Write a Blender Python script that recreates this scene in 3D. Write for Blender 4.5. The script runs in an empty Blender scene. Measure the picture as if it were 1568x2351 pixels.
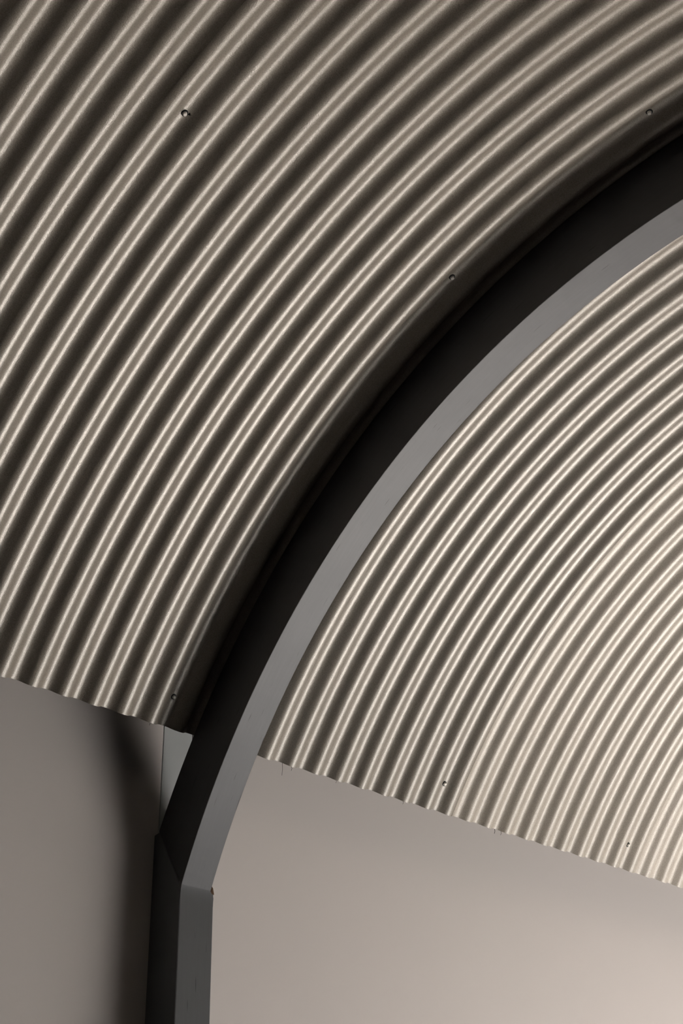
import bpy, math, random
import numpy as np
from mathutils import Matrix, Vector, noise

random.seed(7)
scene = bpy.context.scene
COL = scene.collection

# ------------------------------------------------------------------ camera
cam_data = bpy.data.cameras.new('camera')
cam = bpy.data.objects.new('camera', cam_data)
COL.objects.link(cam)
cam_data.sensor_fit = 'VERTICAL'
cam_data.sensor_height = 36.0
cam_data.lens = 36.0 * 3231.606 / 2351.0
cam_data.clip_start = 0.01
YAW, PITCH, ROLL = 0.7371, 0.5644, -0.0238
fw = Vector((-math.cos(PITCH) * math.cos(YAW), math.cos(PITCH) * math.sin(YAW), math.sin(PITCH)))
rt = fw.cross(Vector((0, 0, 1))).normalized()
up = rt.cross(fw)
rt2 = rt * math.cos(ROLL) + up * math.sin(ROLL)
up2 = up * math.cos(ROLL) - rt * math.sin(ROLL)
M = Matrix((rt2, up2, -fw)).transposed().to_4x4()
M.translation = Vector((2.4566, -1.2726, -1.3008))
cam.matrix_world = M
scene.camera = cam

# ------------------------------------------------------------------ world, lights, exposure
world = bpy.data.worlds.new('world')
scene.world = world
world.use_nodes = True
world.node_tree.nodes['Background'].inputs[0].default_value = (0.62, 0.70, 0.80, 1)
world.node_tree.nodes['Background'].inputs[1].default_value = 0.6
scene.view_settings.view_transform = 'Standard'
scene.view_settings.look = 'None'
scene.view_settings.gamma = 1.0
scene.view_settings.exposure = 0.06
scene.view_settings.use_curve_mapping = False

# daylight that comes in through the glazed opening of the opposite wall
WIN_Y0, WIN_Y1, WIN_Z0, WIN_Z1 = 2.08, 4.40, -3.48, -1.95
X_WALL = -0.1385
XC, ZC = 1.40591, -1.00584          # axis of the vault in the cross section
X_FAR = 2 * XC - X_WALL             # opposite wall
ld = bpy.data.lights.new('daylight_opening', 'AREA')
ld.shape = 'RECTANGLE'
ld.size = WIN_Y1 - WIN_Y0
ld.size_y = WIN_Z1 - WIN_Z0
ld.energy = 38
ld.color = (1.0, 0.985, 0.965)
lo = bpy.data.objects.new('daylight_opening', ld)
COL.objects.link(lo)
lo.location = (X_FAR + 0.16, (WIN_Y0 + WIN_Y1) / 2, (WIN_Z0 + WIN_Z1) / 2)
lo.rotation_euler = (math.radians(90), 0, math.radians(90))   # shines towards -X

# low sun through the same opening, falling on the pale floor
sd = bpy.data.lights.new('sun', 'SUN')
sd.energy = 520
sd.angle = math.radians(1.0)
sd.color = (1.0, 0.985, 0.965)
so = bpy.data.objects.new('sun', sd)
COL.objects.link(so)
SUN_EL, SUN_AZ = math.radians(27), math.radians(6)
sdir = Vector((-math.cos(SUN_EL) * math.cos(SUN_AZ), math.cos(SUN_EL) * math.sin(SUN_AZ), -math.sin(SUN_EL)))
so.rotation_euler = sdir.to_track_quat('-Z', 'Y').to_euler()

# ------------------------------------------------------------------ helpers
def tag(o, label=None, category=None, group=None, kind=None):
    if label: o['label'] = label
    if category: o['category'] = category
    if group: o['group'] = group
    if kind: o['kind'] = kind
    return o

def mesh_obj(name, verts, faces, mat, parent=None, smooth=False, mats=None, mat_idx=None):
    me = bpy.data.meshes.new(name)
    me.from_pydata([tuple(v) for v in verts], [], [tuple(f) for f in faces])
    me.update()
    if mats:
        for m in mats: me.materials.append(m)
        for p, i in zip(me.polygons, mat_idx): p.material_index = i
    elif mat: me.materials.append(mat)
    if smooth:
        me.polygons.foreach_set('use_smooth', [True] * len(me.polygons))
    o = bpy.data.objects.new(name, me)
    COL.objects.link(o)
    o.parent = parent
    return o

BOXF = [(0, 3, 2, 1), (4, 5, 6, 7), (0, 1, 5, 4), (1, 2, 6, 5), (2, 3, 7, 6), (3, 0, 4, 7)]
def box_vf(x0, x1, y0, y1, z0, z1):
    return [(x0, y0, z0), (x1, y0, z0), (x1, y1, z0), (x0, y1, z0),
            (x0, y0, z1), (x1, y0, z1), (x1, y1, z1), (x0, y1, z1)], BOXF
def box(name, b, mat, parent=None, bevel=0.0):
    v, f = box_vf(*b)
    o = mesh_obj(name, v, f, mat, parent)
    if bevel:
        m = o.modifiers.new('bevel', 'BEVEL'); m.width = bevel; m.segments = 2
    return o

def nodes_of(name):
    m = bpy.data.materials.new(name)
    m.use_nodes = True
    nt = m.node_tree
    return m, nt, nt.nodes['Principled BSDF']

def add(nt, kind, **inp):
    n = nt.nodes.new(kind)
    for k, v in inp.items():
        n.inputs[k.replace('_', ' ')].default_value = v
    return n

def paint(name, col, var=0.06, rough=0.6, spec=0.4, bump_scale=250, bump=0.15, bump_dist=0.001, blotch=1.2, coat=0.0):
    """plain painted surface: soft blotches in the colour plus fine relief"""
    m, nt, b = nodes_of(name)
    tc = nt.nodes.new('ShaderNodeTexCoord')
    n1 = add(nt, 'ShaderNodeTexNoise', Scale=blotch, Detail=4.0, Roughness=0.55)
    nt.links.new(tc.outputs['Object'], n1.inputs['Vector'])
    ramp = nt.nodes.new('ShaderNodeMix'); ramp.data_type = 'RGBA'
    ramp.inputs[6].default_value = (*[c * (1 - var) for c in col], 1)
    ramp.inputs[7].default_value = (*[min(1, c * (1 + var)) for c in col], 1)
    nt.links.new(n1.outputs['Fac'], ramp.inputs[0])
    nt.links.new(ramp.outputs[2], b.inputs['Base Color'])
    b.inputs['Roughness'].default_value = rough
    b.inputs['Specular IOR Level'].default_value = spec
    b.inputs['Coat Weight'].default_value = coat
    n2 = add(nt, 'ShaderNodeTexNoise', Scale=bump_scale, Detail=2.0, Roughness=0.6)
    nt.links.new(tc.outputs['Object'], n2.inputs['Vector'])
    bp = add(nt, 'ShaderNodeBump', Strength=bump, Distance=bump_dist)
    nt.links.new(n2.outputs['Fac'], bp.inputs['Height'])
    nt.links.new(bp.outputs['Normal'], b.inputs['Normal'])
    return m

def rib_paint(name, c0, c1, metal):
    """black brushed paint with fine scratches along the member and small chips"""
    m, nt, b = nodes_of(name)
    uv = nt.nodes.new('ShaderNodeUVMap'); uv.uv_map = 'along'
    mp = nt.nodes.new('ShaderNodeMapping')
    mp.inputs['Scale'].default_value = (6.0, 160.0, 1.0)
    nt.links.new(uv.outputs['UV'], mp.inputs['Vector'])
    streak = add(nt, 'ShaderNodeTexNoise', Scale=1.0, Detail=6.0, Roughness=0.7)
    nt.links.new(mp.outputs['Vector'], streak.inputs['Vector'])
    tc = nt.nodes.new('ShaderNodeTexCoord')
    blot = add(nt, 'ShaderNodeTexNoise', Scale=9.0, Detail=5.0, Roughness=0.6)
    nt.links.new(tc.outputs['Object'], blot.inputs['Vector'])
    mixf = nt.nodes.new('ShaderNodeMath'); mixf.operation = 'MULTIPLY'
    nt.links.new(streak.outputs['Fac'], mixf.inputs[0]); nt.links.new(blot.outputs['Fac'], mixf.inputs[1])
    mix = nt.nodes.new('ShaderNodeMix'); mix.data_type = 'RGBA'
    mix.inputs[6].default_value = (*c0, 1)
    mix.inputs[7].default_value = (*c1, 1)
    nt.links.new(mixf.outputs[0], mix.inputs[0])
    # long thin scratches, darker than the paint
    mp2 = nt.nodes.new('ShaderNodeMapping')
    mp2.inputs['Scale'].default_value = (14.0, 300.0, 1.0)
    nt.links.new(uv.outputs['UV'], mp2.inputs['Vector'])
    sc = add(nt, 'ShaderNodeTexNoise', Scale=1.0, Detail=1.0, Roughness=0.5)
    nt.links.new(mp2.outputs['Vector'], sc.inputs['Vector'])
    cr = nt.nodes.new('ShaderNodeValToRGB')
    cr.color_ramp.elements[0].position = 0.23; cr.color_ramp.elements[0].color = (0.25, 0.25, 0.25, 1)
    cr.color_ramp.elements[1].position = 0.27; cr.color_ramp.elements[1].color = (1, 1, 1, 1)
    nt.links.new(sc.outputs['Fac'], cr.inputs['Fac'])
    mul = nt.nodes.new('ShaderNodeMix'); mul.data_type = 'RGBA'; mul.blend_type = 'MULTIPLY'
    mul.inputs[0].default_value = 1.0
    nt.links.new(mix.outputs[2], mul.inputs[6]); nt.links.new(cr.outputs['Color'], mul.inputs[7])
    nt.links.new(mul.outputs[2], b.inputs['Base Color'])
    b.inputs['Roughness'].default_value = 0.5
    b.inputs['Specular IOR Level'].default_value = 0.5
    b.inputs['Metallic'].default_value = metal
    bp = add(nt, 'ShaderNodeBump', Strength=0.25, Distance=0.0006)
    nt.links.new(streak.outputs['Fac'], bp.inputs['Height'])
    nt.links.new(bp.outputs['Normal'], b.inputs['Normal'])
    return m

def sheet_paint(name, c0, c1, gloss, rough=0.36, peel=0.34):
    """satin metallic cream enamel on corrugated sheet, with orange-peel relief"""
    m, nt, b = nodes_of(name)
    out = nt.nodes['Material Output']
    nt.nodes.remove(b)
    tc = nt.nodes.new('ShaderNodeTexCoord')
    n1 = add(nt, 'ShaderNodeTexNoise', Scale=2.2, Detail=3.0, Roughness=0.5)
    nt.links.new(tc.outputs['Object'], n1.inputs['Vector'])
    mix = nt.nodes.new('ShaderNodeMix'); mix.data_type = 'RGBA'
    mix.inputs[6].default_value = (*c0, 1)
    mix.inputs[7].default_value = (*c1, 1)
    nt.links.new(n1.outputs['Fac'], mix.inputs[0])
    dif = add(nt, 'ShaderNodeBsdfDiffuse')
    n3 = add(nt, 'ShaderNodeTexNoise', Scale=620.0, Detail=1.0, Roughness=0.5)
    nt.links.new(tc.outputs['Object'], n3.inputs['Vector'])
    mr = add(nt, 'ShaderNodeMapRange')
    mr.inputs[1].default_value = 0.3; mr.inputs[2].default_value = 0.7
    mr.inputs[3].default_value = 0.80; mr.inputs[4].default_value = 1.20
    nt.links.new(n3.outputs['Fac'], mr.inputs[0])
    spk = nt.nodes.new('ShaderNodeVectorMath'); spk.operation = 'SCALE'
    nt.links.new(mix.outputs[2], spk.inputs[0]); nt.links.new(mr.outputs[0], spk.inputs['Scale'])
    nt.links.new(spk.outputs[0], dif.inputs['Color'])
    glo = add(nt, 'ShaderNodeBsdfGlossy', Roughness=rough)
    gsp = nt.nodes.new('ShaderNodeVectorMath'); gsp.operation = 'SCALE'
    nt.links.new(mr.outputs[0], gsp.inputs['Scale']); nt.links.new(gsp.outputs[0], glo.inputs['Color'])
    gsp.inputs[0].default_value = (0.222, 0.214, 0.204)
    n2 = add(nt, 'ShaderNodeTexNoise', Scale=420.0, Detail=1.5, Roughness=0.5)
    nt.links.new(tc.outputs['Object'], n2.inputs['Vector'])
    bp = add(nt, 'ShaderNodeBump', Strength=peel, Distance=0.0012)
    nt.links.new(n2.outputs['Fac'], bp.inputs['Height'])
    nt.links.new(bp.outputs['Normal'], dif.inputs['Normal'])
    nt.links.new(bp.outputs['Normal'], glo.inputs['Normal'])
    ms = nt.nodes.new('ShaderNodeMixShader')
    ms.inputs[0].default_value = gloss
    nt.links.new(dif.outputs[0], ms.inputs[1]); nt.links.new(glo.outputs[0], ms.inputs[2])
    nt.links.new(ms.outputs[0], out.inputs['Surface'])
    return m

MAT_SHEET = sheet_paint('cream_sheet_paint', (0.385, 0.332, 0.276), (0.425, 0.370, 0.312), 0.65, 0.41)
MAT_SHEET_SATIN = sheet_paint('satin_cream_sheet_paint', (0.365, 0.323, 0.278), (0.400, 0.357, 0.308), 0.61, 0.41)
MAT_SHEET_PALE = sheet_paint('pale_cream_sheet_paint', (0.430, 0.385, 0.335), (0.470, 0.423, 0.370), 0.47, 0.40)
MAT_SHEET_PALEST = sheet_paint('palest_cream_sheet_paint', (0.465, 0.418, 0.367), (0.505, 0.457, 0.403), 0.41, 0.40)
MAT_RIB = rib_paint('black_paint', (0.046, 0.047, 0.050), (0.084, 0.084, 0.088), 0.40)
MAT_COLUMN = rib_paint('charcoal_column_paint', (0.080, 0.082, 0.087), (0.122, 0.125, 0.131), 0.10)
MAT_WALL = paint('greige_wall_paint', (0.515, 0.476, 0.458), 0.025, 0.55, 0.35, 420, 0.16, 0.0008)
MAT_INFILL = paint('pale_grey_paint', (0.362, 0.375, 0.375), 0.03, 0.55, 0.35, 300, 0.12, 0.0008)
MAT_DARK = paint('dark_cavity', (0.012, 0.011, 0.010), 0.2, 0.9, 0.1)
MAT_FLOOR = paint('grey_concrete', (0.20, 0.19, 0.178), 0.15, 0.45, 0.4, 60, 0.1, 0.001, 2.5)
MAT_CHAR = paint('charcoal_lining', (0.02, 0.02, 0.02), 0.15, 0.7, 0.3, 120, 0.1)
MAT_RUBBER = paint('black_rubber', (0.010, 0.010, 0.010), 0.2, 0.6, 0.3)
MAT_STEEL = paint('zinc_steel', (0.55, 0.52, 0.48), 0.1, 0.4, 0.6)
MAT_DUST = paint('dusty_strand', (0.05, 0.045, 0.04), 0.2, 0.9, 0.1)
MAT_RAW_EDGE = paint('cut_sheet_edge', (0.045, 0.038, 0.032), 0.3, 0.8, 0.2)
MAT_RAW = paint('chipped_edge', (0.16, 0.10, 0.065), 0.3, 0.9, 0.1)

# ------------------------------------------------------------------ setting
Y_A, Y_B = -5.2, 6.4            # ends of the hall
Z_F = -3.50                     # floor
Z_T = 0.115                     # top of the side walls, behind the sheet ends
R, PHI = 1.7287, 0.6210
PITCH_M = 0.076
N_END = math.pi - 2 * PHI       # opening angle of the vault
YR = 0.7151                     # phase of the corrugations beyond the rib
RIB_Y0, RIB_Y1 = 0.4829, 0.5630
COL_Y0, COL_Y1 = 0.4825, 0.5742

def apt(theta, rad, y):
    """point of the vault at angle theta from the left springing line"""
    a = theta + PHI
    return (XC - rad * math.cos(a), y, ZC + rad * math.sin(a))

tag(box('floor', (X_WALL - 0.2, X_FAR + 0.2, Y_A, Y_B, Z_F - 0.1, Z_F), MAT_FLOOR), kind='structure')

JY0, JY1 = 0.4945, 0.5800       # infill board above the column
wl = box('wall_left', (X_WALL - 0.20, X_WALL - 0.016, Y_A, Y_B, Z_F, Z_T), MAT_DARK)
tag(wl, 'greige lined side wall below the corrugated vault', kind='structure')
tag(box('wall_board', (X_WALL - 0.014, X_WALL, Y_A, -1.0012, Z_F, Z_T), MAT_CHAR, wl, 0.001),  # dark stretch added out of view so less light bounces onto the sheets
    'charcoal wall board added out of view to cut bounced light')
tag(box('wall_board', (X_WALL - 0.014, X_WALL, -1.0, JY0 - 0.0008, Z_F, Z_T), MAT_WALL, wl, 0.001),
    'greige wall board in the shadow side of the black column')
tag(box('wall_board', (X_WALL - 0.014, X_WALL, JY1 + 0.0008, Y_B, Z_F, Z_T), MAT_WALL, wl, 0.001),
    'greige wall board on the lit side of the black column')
tag(box('infill_board', (X_WALL - 0.014, X_WALL - 0.001, JY0 + 0.0020, JY1 - 0.0012, -0.24, Z_T), MAT_INFILL, wl, 0.001),
    'pale grey infill board above the column')

# opposite wall with the glazed opening the light comes through
wr = tag(box('wall_right', (X_FAR, X_FAR + 0.14, Y_A, WIN_Y0, Z_F, Z_T), MAT_CHAR), kind='structure')
box('wall_board', (X_FAR, X_FAR + 0.14, WIN_Y1, Y_B, Z_F, Z_T), MAT_CHAR, wr)
box('wall_board', (X_FAR, X_FAR + 0.14, WIN_Y0, WIN_Y1, WIN_Z1, Z_T), MAT_CHAR, wr)
win = tag(box('window_1', (X_FAR + 0.03, X_FAR + 0.10, WIN_Y0, WIN_Y1, WIN_Z1 - 0.06, WIN_Z1), MAT_RIB), kind='structure')
for yy in (WIN_Y0, WIN_Y1 - 0.05):
    box('window_frame', (X_FAR + 0.03, X_FAR + 0.10, yy, yy + 0.05, Z_F, WIN_Z1 - 0.06), MAT_RIB, win)
tag(box('wall_back', (X_WALL - 0.2, X_FAR + 0.2, Y_A - 0.1, Y_A, Z_F, 1.0), MAT_CHAR), kind='structure')
tag(box('wall_front', (X_WALL - 0.2, X_FAR + 0.2, Y_B, Y_B + 0.1, Z_F, 1.0), MAT_CHAR), kind='structure')

# roof deck behind the sheets
v, f = [], []
RD = R + 0.035
a0 = math.asin((Z_T - ZC) / RD) - PHI
NS = 48
for i in range(NS + 1):
    t = a0 + (N_END - 2 * a0) * i / NS
    v += [apt(t, RD, Y_A), apt(t, RD, Y_B), apt(t, RD + 0.03, Y_A), apt(t, RD + 0.03, Y_B)]
for i in range(NS):
    a, b = 4 * i, 4 * i + 4
    f += [(a, a + 1, b + 1, b), (a + 2, b + 2, b + 3, a + 3), (a, b, b + 2, a + 2), (a + 1, a + 3, b + 3, b + 1)]
f += [(0, 2, 3, 1), (4 * NS, 4 * NS + 1, 4 * NS + 3, 4 * NS + 2)]
ceil = tag(mesh_obj('ceiling', v, f, MAT_DARK), 'barrel vault lined with cream corrugated metal sheets', kind='structure')
xd = apt(a0, RD, 0)[0]
box('top_plate', (X_WALL - 0.2, xd + 0.02, Y_A, Y_B, Z_T, Z_T + 0.03), MAT_DARK, ceil)
box('top_plate', (2 * XC - xd - 0.02, X_FAR + 0.14, Y_A, Y_B, Z_T, Z_T + 0.03), MAT_DARK, ceil)

# ------------------------------------------------------------------ corrugated sheets
ALPHA = math.radians(51)
FLANK = 0.005                         # straight part of each flank, measured along Y
RC = (PITCH_M / 2 - FLANK) / 2 / math.sin(ALPHA)
def corr(n):
    """inward height of the corrugation at phase n; the face turned to +Y is centred on whole n"""
    u = (n + 0.25) % 1.0              # 0 at the crest
    if u > 0.75: u -= 1.0
    s = 1.0
    if u > 0.25: u -= 0.5; s = -1.0
    d = abs(u) * PITCH_M
    mid = PITCH_M / 4 - d             # distance to the middle of the flank
    if mid < FLANK / 2:
        return s * mid * math.tan(ALPHA)
    return s * (FLANK / 2 * math.tan(ALPHA) + math.sqrt(RC * RC - d * d) - RC * math.cos(ALPHA))

TH = 0.0006
TH_CREAM = 2.25 / R            # the cream sheets end beyond the crown
def sheet(y0, y1, phase, lift=0.0, lift_from=None, n_ang=70, per=26, label=None, lip=None, seed=0, mat=None):
    """one sheet from y0 to y1 across the whole vault; lift raises it off the sheet it laps over"""
    step = PITCH_M / per
    k0, k1 = math.ceil((y0 - phase) / step), math.floor((y1 - phase) / step)
    ys = sorted(set([y0] + [phase + k * step for k in range(k0, k1 + 1)] + [y1]))
    ys = [ys[0]] + [b for a, b in zip(ys, ys[1:]) if b - a > 1e-5]
    hs = []
    for y in ys:
        n = (y - phase) / PITCH_M
        g = 1.0 + 0.05 * noise.noise(Vector((math.floor(n + 0.5) * 1.7 + seed, 0.3, 0)))
        h = corr(n) * g + lift
        if lip:                       # the free edge lies a little flatter
            k = max(0.0, 1 - abs(y - lip - 0.25 * PITCH_M) / (0.42 * PITCH_M))
            h += 0.0030 * k * k * (3 - 2 * k)
        hs.append(h)
    ys = np.array(ys); hs = np.array(hs)
    th = np.linspace(0, TH_CREAM, n_ang + 1) + PHI
    m = len(ys)
    def layer(off):
        rad = R - hs[None, :] + off
        X = XC - rad * np.cos(th)[:, None]
        Z = ZC + rad * np.sin(th)[:, None]
        Y = np.broadcast_to(ys[None, :], X.shape)
        return np.stack([X, Y, Z], -1).reshape(-1, 3)
    A, B = layer(0.0), layer(TH)
    N1 = (n_ang + 1) * m
    i = (np.arange(n_ang)[:, None] * m + np.arange(m - 1)[None, :]).reshape(-1)
    F1 = np.stack([i, i + m, i + m + 1, i + 1], -1)
    F2 = np.stack([i, i + 1, i + m + 1, i + m], -1) + N1
    V = [A, B]; F = [F1, F2]; base = 2 * N1
    # cut rims with vertices of their own, so the faces stay smooth up to the edge
    g = np.arange(N1).reshape(n_ang + 1, m)
    for rim, flip in ((g[0], False), (g[-1], True), (g[:, 0], True), (g[:, -1], False)):
        k = len(rim); e = np.arange(k - 1) + base
        q4 = np.stack([e, e + 1, e + 1 + k, e + k], -1)
        V += [A[rim], B[rim]]; F.append(q4[:, ::-1] if flip else q4); base += 2 * k
    V = np.concatenate(V); F = np.concatenate(F)
    me = bpy.data.meshes.new('corrugated_sheet')
    me.vertices.add(len(V)); me.vertices.foreach_set('co', V.astype(np.float32).ravel())
    me.loops.add(F.size); me.loops.foreach_set('vertex_index', F.astype(np.int32).ravel())
    me.polygons.add(len(F))
    me.polygons.foreach_set('loop_start', np.arange(0, F.size, 4, dtype=np.int32))
    sm = np.ones(len(F), dtype=bool); sm[len(F1) + len(F2):] = False
    me.update(calc_edges=True)
    me.polygons.foreach_set('use_smooth', sm)
    # the cut rims stay crisp
    me.materials.append(mat or MAT_SHEET); me.materials.append(MAT_RAW_EDGE)
    mi = np.zeros(len(F), dtype=np.int32); n0 = len(F1) + len(F2); mi[n0:n0 + 2 * (m - 1)] = 1
    me.polygons.foreach_set('material_index', mi)
    o = bpy.data.objects.new('corrugated_sheet', me)
    COL.objects.link(o); o.parent = ceil
    if label: o['label'] = label
    return o

def nl(n): return n * PITCH_M
def nr(n): return YR + n * PITCH_M
s_far = sheet(nl(-33.9), nl(-23.0), 0.0, 0.0, n_ang=48, per=14)
s_b = sheet(nl(-24.4), nl(-13.0), 0.0, TH * 1.05, n_ang=64, per=18)
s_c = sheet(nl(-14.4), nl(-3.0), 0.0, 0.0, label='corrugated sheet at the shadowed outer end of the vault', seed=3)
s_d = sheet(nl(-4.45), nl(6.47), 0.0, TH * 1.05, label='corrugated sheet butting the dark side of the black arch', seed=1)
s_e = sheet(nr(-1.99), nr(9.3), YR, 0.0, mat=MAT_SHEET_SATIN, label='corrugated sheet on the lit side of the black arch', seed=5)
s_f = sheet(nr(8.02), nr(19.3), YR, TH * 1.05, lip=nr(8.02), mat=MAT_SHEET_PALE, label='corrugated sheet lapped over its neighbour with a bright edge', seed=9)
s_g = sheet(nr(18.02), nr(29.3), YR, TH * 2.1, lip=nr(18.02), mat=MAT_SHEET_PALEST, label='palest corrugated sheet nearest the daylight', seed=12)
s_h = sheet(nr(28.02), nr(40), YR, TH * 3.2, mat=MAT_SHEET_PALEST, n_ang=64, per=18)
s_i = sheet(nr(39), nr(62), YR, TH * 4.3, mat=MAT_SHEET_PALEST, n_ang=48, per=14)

# ------------------------------------------------------------------ screws in the valleys of the sheets
def screw_mesh():
    prof = [(0.0068, -0.0005, 0), (0.0068, 0.0014, 0), (0.0058, 0.0024, 0), (0.0042, 0.0026, 0),
            (0.0038, 0.0026, 1), (0.0038, 0.0060, 1), (0.0028, 0.0070, 1)]
    n = 14; v = []; f = []; mi = []
    for r, z, _ in prof:
        v += [(r * math.cos(2 * math.pi * k / n), r * math.sin(2 * math.pi * k / n), z) for k in range(n)]
    for j in range(len(prof) - 1):
        for k in range(n):
            f.append((j * n + k, j * n + (k + 1) % n, (j + 1) * n + (k + 1) % n, (j + 1) * n + k)); mi.append(prof[j + 1][2])
    top = len(prof) - 1
    f.append(tuple(top * n + k for k in range(n))); mi.append(1)
    me = bpy.data.meshes.new('screw')
    me.from_pydata(v, [], f); me.update()
    me.materials.append(MAT_RUBBER); me.materials.append(MAT_STEEL)
    for p, i in zip(me.polygons, mi): p.material_index = i
    return me
SCREW = screw_mesh()
def screw(parent, y, phase, arc_len, lift=0.0):
    n = (y - phase) / PITCH_M
    rad = R - corr(n) - lift
    t = arc_len / R
    p = Vector(apt(t, rad, y))
    a = t + PHI
    zax = Vector((math.cos(a), 0, -math.sin(a)))      # towards the room
    zax = (zax + Vector((0, random.uniform(-0.08, 0.08), random.uniform(-0.05, 0.05)))).normalized()
    yax = Vector((0, 1, 0)); xax = yax.cross(zax).normalized(); yax = zax.cross(xax)
    o = bpy.data.objects.new('screw', SCREW)
    COL.objects.link(o); o.parent = parent
    m = Matrix((xax, yax, zax)).transposed().to_4x4(); m.translation = p
    o.matrix_local = m
    return o
screw(s_c, nl(-3.75), 0.0, 1.206, TH * 1.05)
# torn burr beside the first screw
b0 = Vector(apt(1.209 / R, R - corr(-3.675) - TH, nl(-3.675)))
n0 = Vector((math.cos(1.209 / R + PHI), 0, -math.sin(1.209 / R + PHI)))
t0 = Vector((n0.z, 0, -n0.x)) * -1.0
yv = Vector((0, 1, 0))
bv = [b0 - t0 * 0.003, b0 + t0 * 0.004 + yv * 0.001, b0 + yv * 0.006 + t0 * 0.002, b0 + n0 * 0.004 + yv * 0.004]
mesh_obj('burr', bv, [(0, 2, 1), (0, 1, 3), (1, 2, 3), (2, 0, 3)], MAT_RUBBER, s_c)
screw(s_d, nl(5.25), 0.0, 0.069, TH * 1.05)
screw(s_d, nl(5.25), 0.0, 1.209, TH * 1.05)
screw(s_d, nl(5.25), 0.0, 1.734, TH * 1.05)
screw(s_e, nr(7.25), YR, 0.073)
screw(s_f, nr(17.25), YR, 0.071, TH * 1.05)

# ------------------------------------------------------------------ black arch on its two columns
frame = bpy.data.objects.new('arch_frame', None)
frame.location = (X_WALL, COL_Y0, Z_F)
COL.objects.link(frame)
tag(frame, 'black painted arch rib rising from a column against the wall', 'arch')
FI = Matrix.Translation(-Vector(frame.location))
R_IN, R_OUT = 1.5782, 1.7288

def uv_along(o, fn):
    me = o.data
    uvl = me.uv_layers.new(name='along')
    for p in me.polygons:
        for li in p.loop_indices:
            co = me.vertices[me.loops[li].vertex_index].co
            uvl.data[li].uv = fn(co, p.normal)

def sub_origin(vs):
    L = frame.location
    return [(x - L.x, y - L.y, z - L.z) for x, y, z in vs]

# mitre between column and arch in the cross section
MO = (-0.1170, -0.1960)       # outer end
MI = (-0.0285, -0.3400)       # inner end
def ang_of(p): return math.atan2(p[1] - ZC, XC - p[0]) - PHI
def rad_of(p): return math.hypot(p[0] - XC, p[1] - ZC)
NA, NRAD = 120, 4
v, f = [], []
tO, tI = ang_of(MO), ang_of(MI)
ring = []
for i in range(NA + 1):
    k = i / NA
    to = tO + (N_END - 2 * tO) * k
    ti = tI + (N_END - 2 * tI) * k
    v += [apt(ti, R_IN, RIB_Y0), apt(ti, R_IN, RIB_Y1), apt(to, R_OUT, RIB_Y1), apt(to, R_OUT, RIB_Y0)]
for i in range(NA):
    a, b = 4 * i, 4 * i + 4
    for k in range(4):
        f.append((a + k, a + (k + 1) % 4, b + (k + 1) % 4, b + k))
f += [(3, 2, 1, 0), (4 * NA, 4 * NA + 1, 4 * NA + 2, 4 * NA + 3)]
arch = mesh_obj('arch', sub_origin(v), f, MAT_RIB, frame)
def arch_uv(co, nrm):
    x, y, z = co.x + frame.location.x, co.y + frame.location.y, co.z + frame.location.z
    a = math.atan2(z - ZC, XC - x)
    return (a * 1.6, (y - RIB_Y0) + (math.hypot(x - XC, z - ZC) - R_IN))
uv_along(arch, arch_uv)
mb = arch.modifiers.new('bevel', 'BEVEL'); mb.width = 0.0012; mb.segments = 2; mb.limit_method = 'ANGLE'; mb.angle_limit = math.radians(50)

X_FRONT = -0.0285
def column(mir):
    prof = [(X_WALL + 0.0005, Z_F), (X_FRONT, Z_F), (X_FRONT, MI[1]), MO, (X_WALL + 0.0005, -0.1985)]
    v = []
    for y in (COL_Y0, COL_Y1):
        for (x, z) in prof:
            v.append((2 * XC - x if mir else x, y, z))
    f = [(0, 1, 2, 3, 4), (9, 8, 7, 6, 5)] + [(k, k + 5, (k + 1) % 5 + 5, (k + 1) % 5) for k in range(5)]
    if mir: f = [tuple(reversed(q)) for q in f]
    o = mesh_obj('column', sub_origin(v), f, MAT_COLUMN, frame)
    uv_along(o, lambda co, n: (co.z, co.y + co.x))
    m = o.modifiers.new('bevel', 'BEVEL'); m.width = 0.0025; m.segments = 2; m.limit_method = 'ANGLE'
    return o
column(False)
column(True)
# smooth filler over the inner corner where column and arch meet
P0 = Vector((X_FRONT + 0.0004, -0.372)); P1 = Vector((X_FRONT + 0.0008, -0.340))
ta = tI + 0.008
pa = apt(ta, R_IN - 0.00002, 0); P2 = Vector((pa[0], pa[2]))
K = 14
fr, bk = [], []
for i in range(K + 1):
    t = i / K
    p = P0 * (1 - t) ** 2 + P1 * 2 * t * (1 - t) + P2 * t * t
    y1 = COL_Y1 - 0.0015 + (RIB_Y1 - COL_Y1 + 0.0005) * min(1.0, max(0.0, (t - 0.35) / 0.3))
    fr += [(p[0], COL_Y0 + 0.0012, p[1]), (p[0], y1, p[1])]
    bk += [(p[0] - 0.012, COL_Y0 + 0.0012, p[1] + 0.004), (p[0] - 0.012, y1, p[1] + 0.004)]
nf = len(fr)
v = fr + fr + bk                      # the visible face has vertices of its own and stays smooth
f = [(2 * i, 2 * i + 1, 2 * i + 3, 2 * i + 2) for i in range(K)]
for i in range(K):
    a, c = nf + 2 * i, 2 * nf + 2 * i
    f += [(c + 1, c, c + 2, c + 3), (a, a + 2, c + 2, c), (a + 3, a + 1, c + 1, c + 3)]
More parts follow.
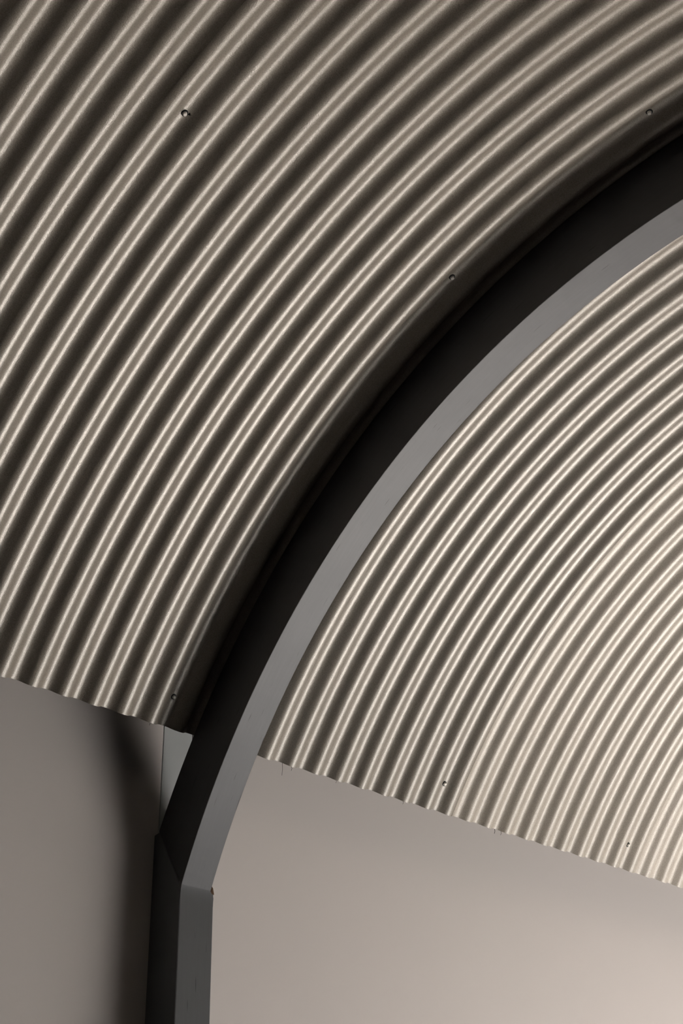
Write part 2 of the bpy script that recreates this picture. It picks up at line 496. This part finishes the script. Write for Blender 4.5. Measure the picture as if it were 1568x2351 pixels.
f += [(nf, 2 * nf, 2 * nf + 1, nf + 1), (2 * nf - 1, 3 * nf - 1, 3 * nf - 2, 2 * nf - 2)]
fil = mesh_obj('corner_filler', sub_origin(v), f, MAT_COLUMN, frame)
for i, p in enumerate(fil.data.polygons):
    p.use_smooth = i < K
uv_along(fil, lambda co, n: (co.z, co.y + co.x))
# chipped splinter where the wider column meets the arch
v = [(X_FRONT - 0.012, COL_Y1 - 0.011, -0.338), (X_FRONT + 0.0005, COL_Y1 - 0.0105, -0.343), (X_FRONT + 0.001, COL_Y1 + 0.0005, -0.345),
     (X_FRONT - 0.012, COL_Y1 + 0.001, -0.336), (X_FRONT - 0.006, COL_Y1 - 0.003, -0.322), (X_FRONT - 0.002, COL_Y1 - 0.0005, -0.330)]
f = [(0, 1, 2, 3), (0, 4, 1), (1, 4, 5), (1, 5, 2), (2, 5, 3), (3, 5, 4), (3, 4, 0)]
tag(mesh_obj('splinter', sub_origin(v), f, MAT_RAW, frame), 'raw chipped edge at the joint')

# dusty cobweb threads hanging from the cut edges of the sheets
def threads():
    v, f = [], []
    def strand(p, q, w):
        p, q = Vector(p), Vector(q)
        a = len(v)
        for c in (p, (p + q) / 2 + Vector((0.0006, 0.0012, 0)), q):
            for k in range(3):
                an = 2 * math.pi * k / 3
                v.append((c.x + w * math.cos(an), c.y + w * math.sin(an), c.z))
        for j in range(2):
            for k in range(3):
                f.append((a + 3 * j + k, a + 3 * j + (k + 1) % 3, a + 3 * j + 3 + (k + 1) % 3, a + 3 * j + 3 + k))
    for n, l, w in ((0.45, 0.030, 0.0005), (0.7, 0.008, 0.0006), (2.6, 0.005, 0.0005), (5.6, 0.006, 0.0006), (10.3, 0.012, 0.0008), (10.5, 0.009, 0.0006), (-4.6, 0.007, 0.0006)):
        y = nr(n)
        h = corr(n)
        p = apt(0.0, R - h, y)
        strand(p, (p[0] - 0.004, p[1] + 0.002, p[2] - l), w)
    return v, f
v, f = threads()
o = mesh_obj('cobweb', v, f, MAT_DUST, ceil)
tag(o, 'dusty threads hanging from the sheet edge', kind='stuff')
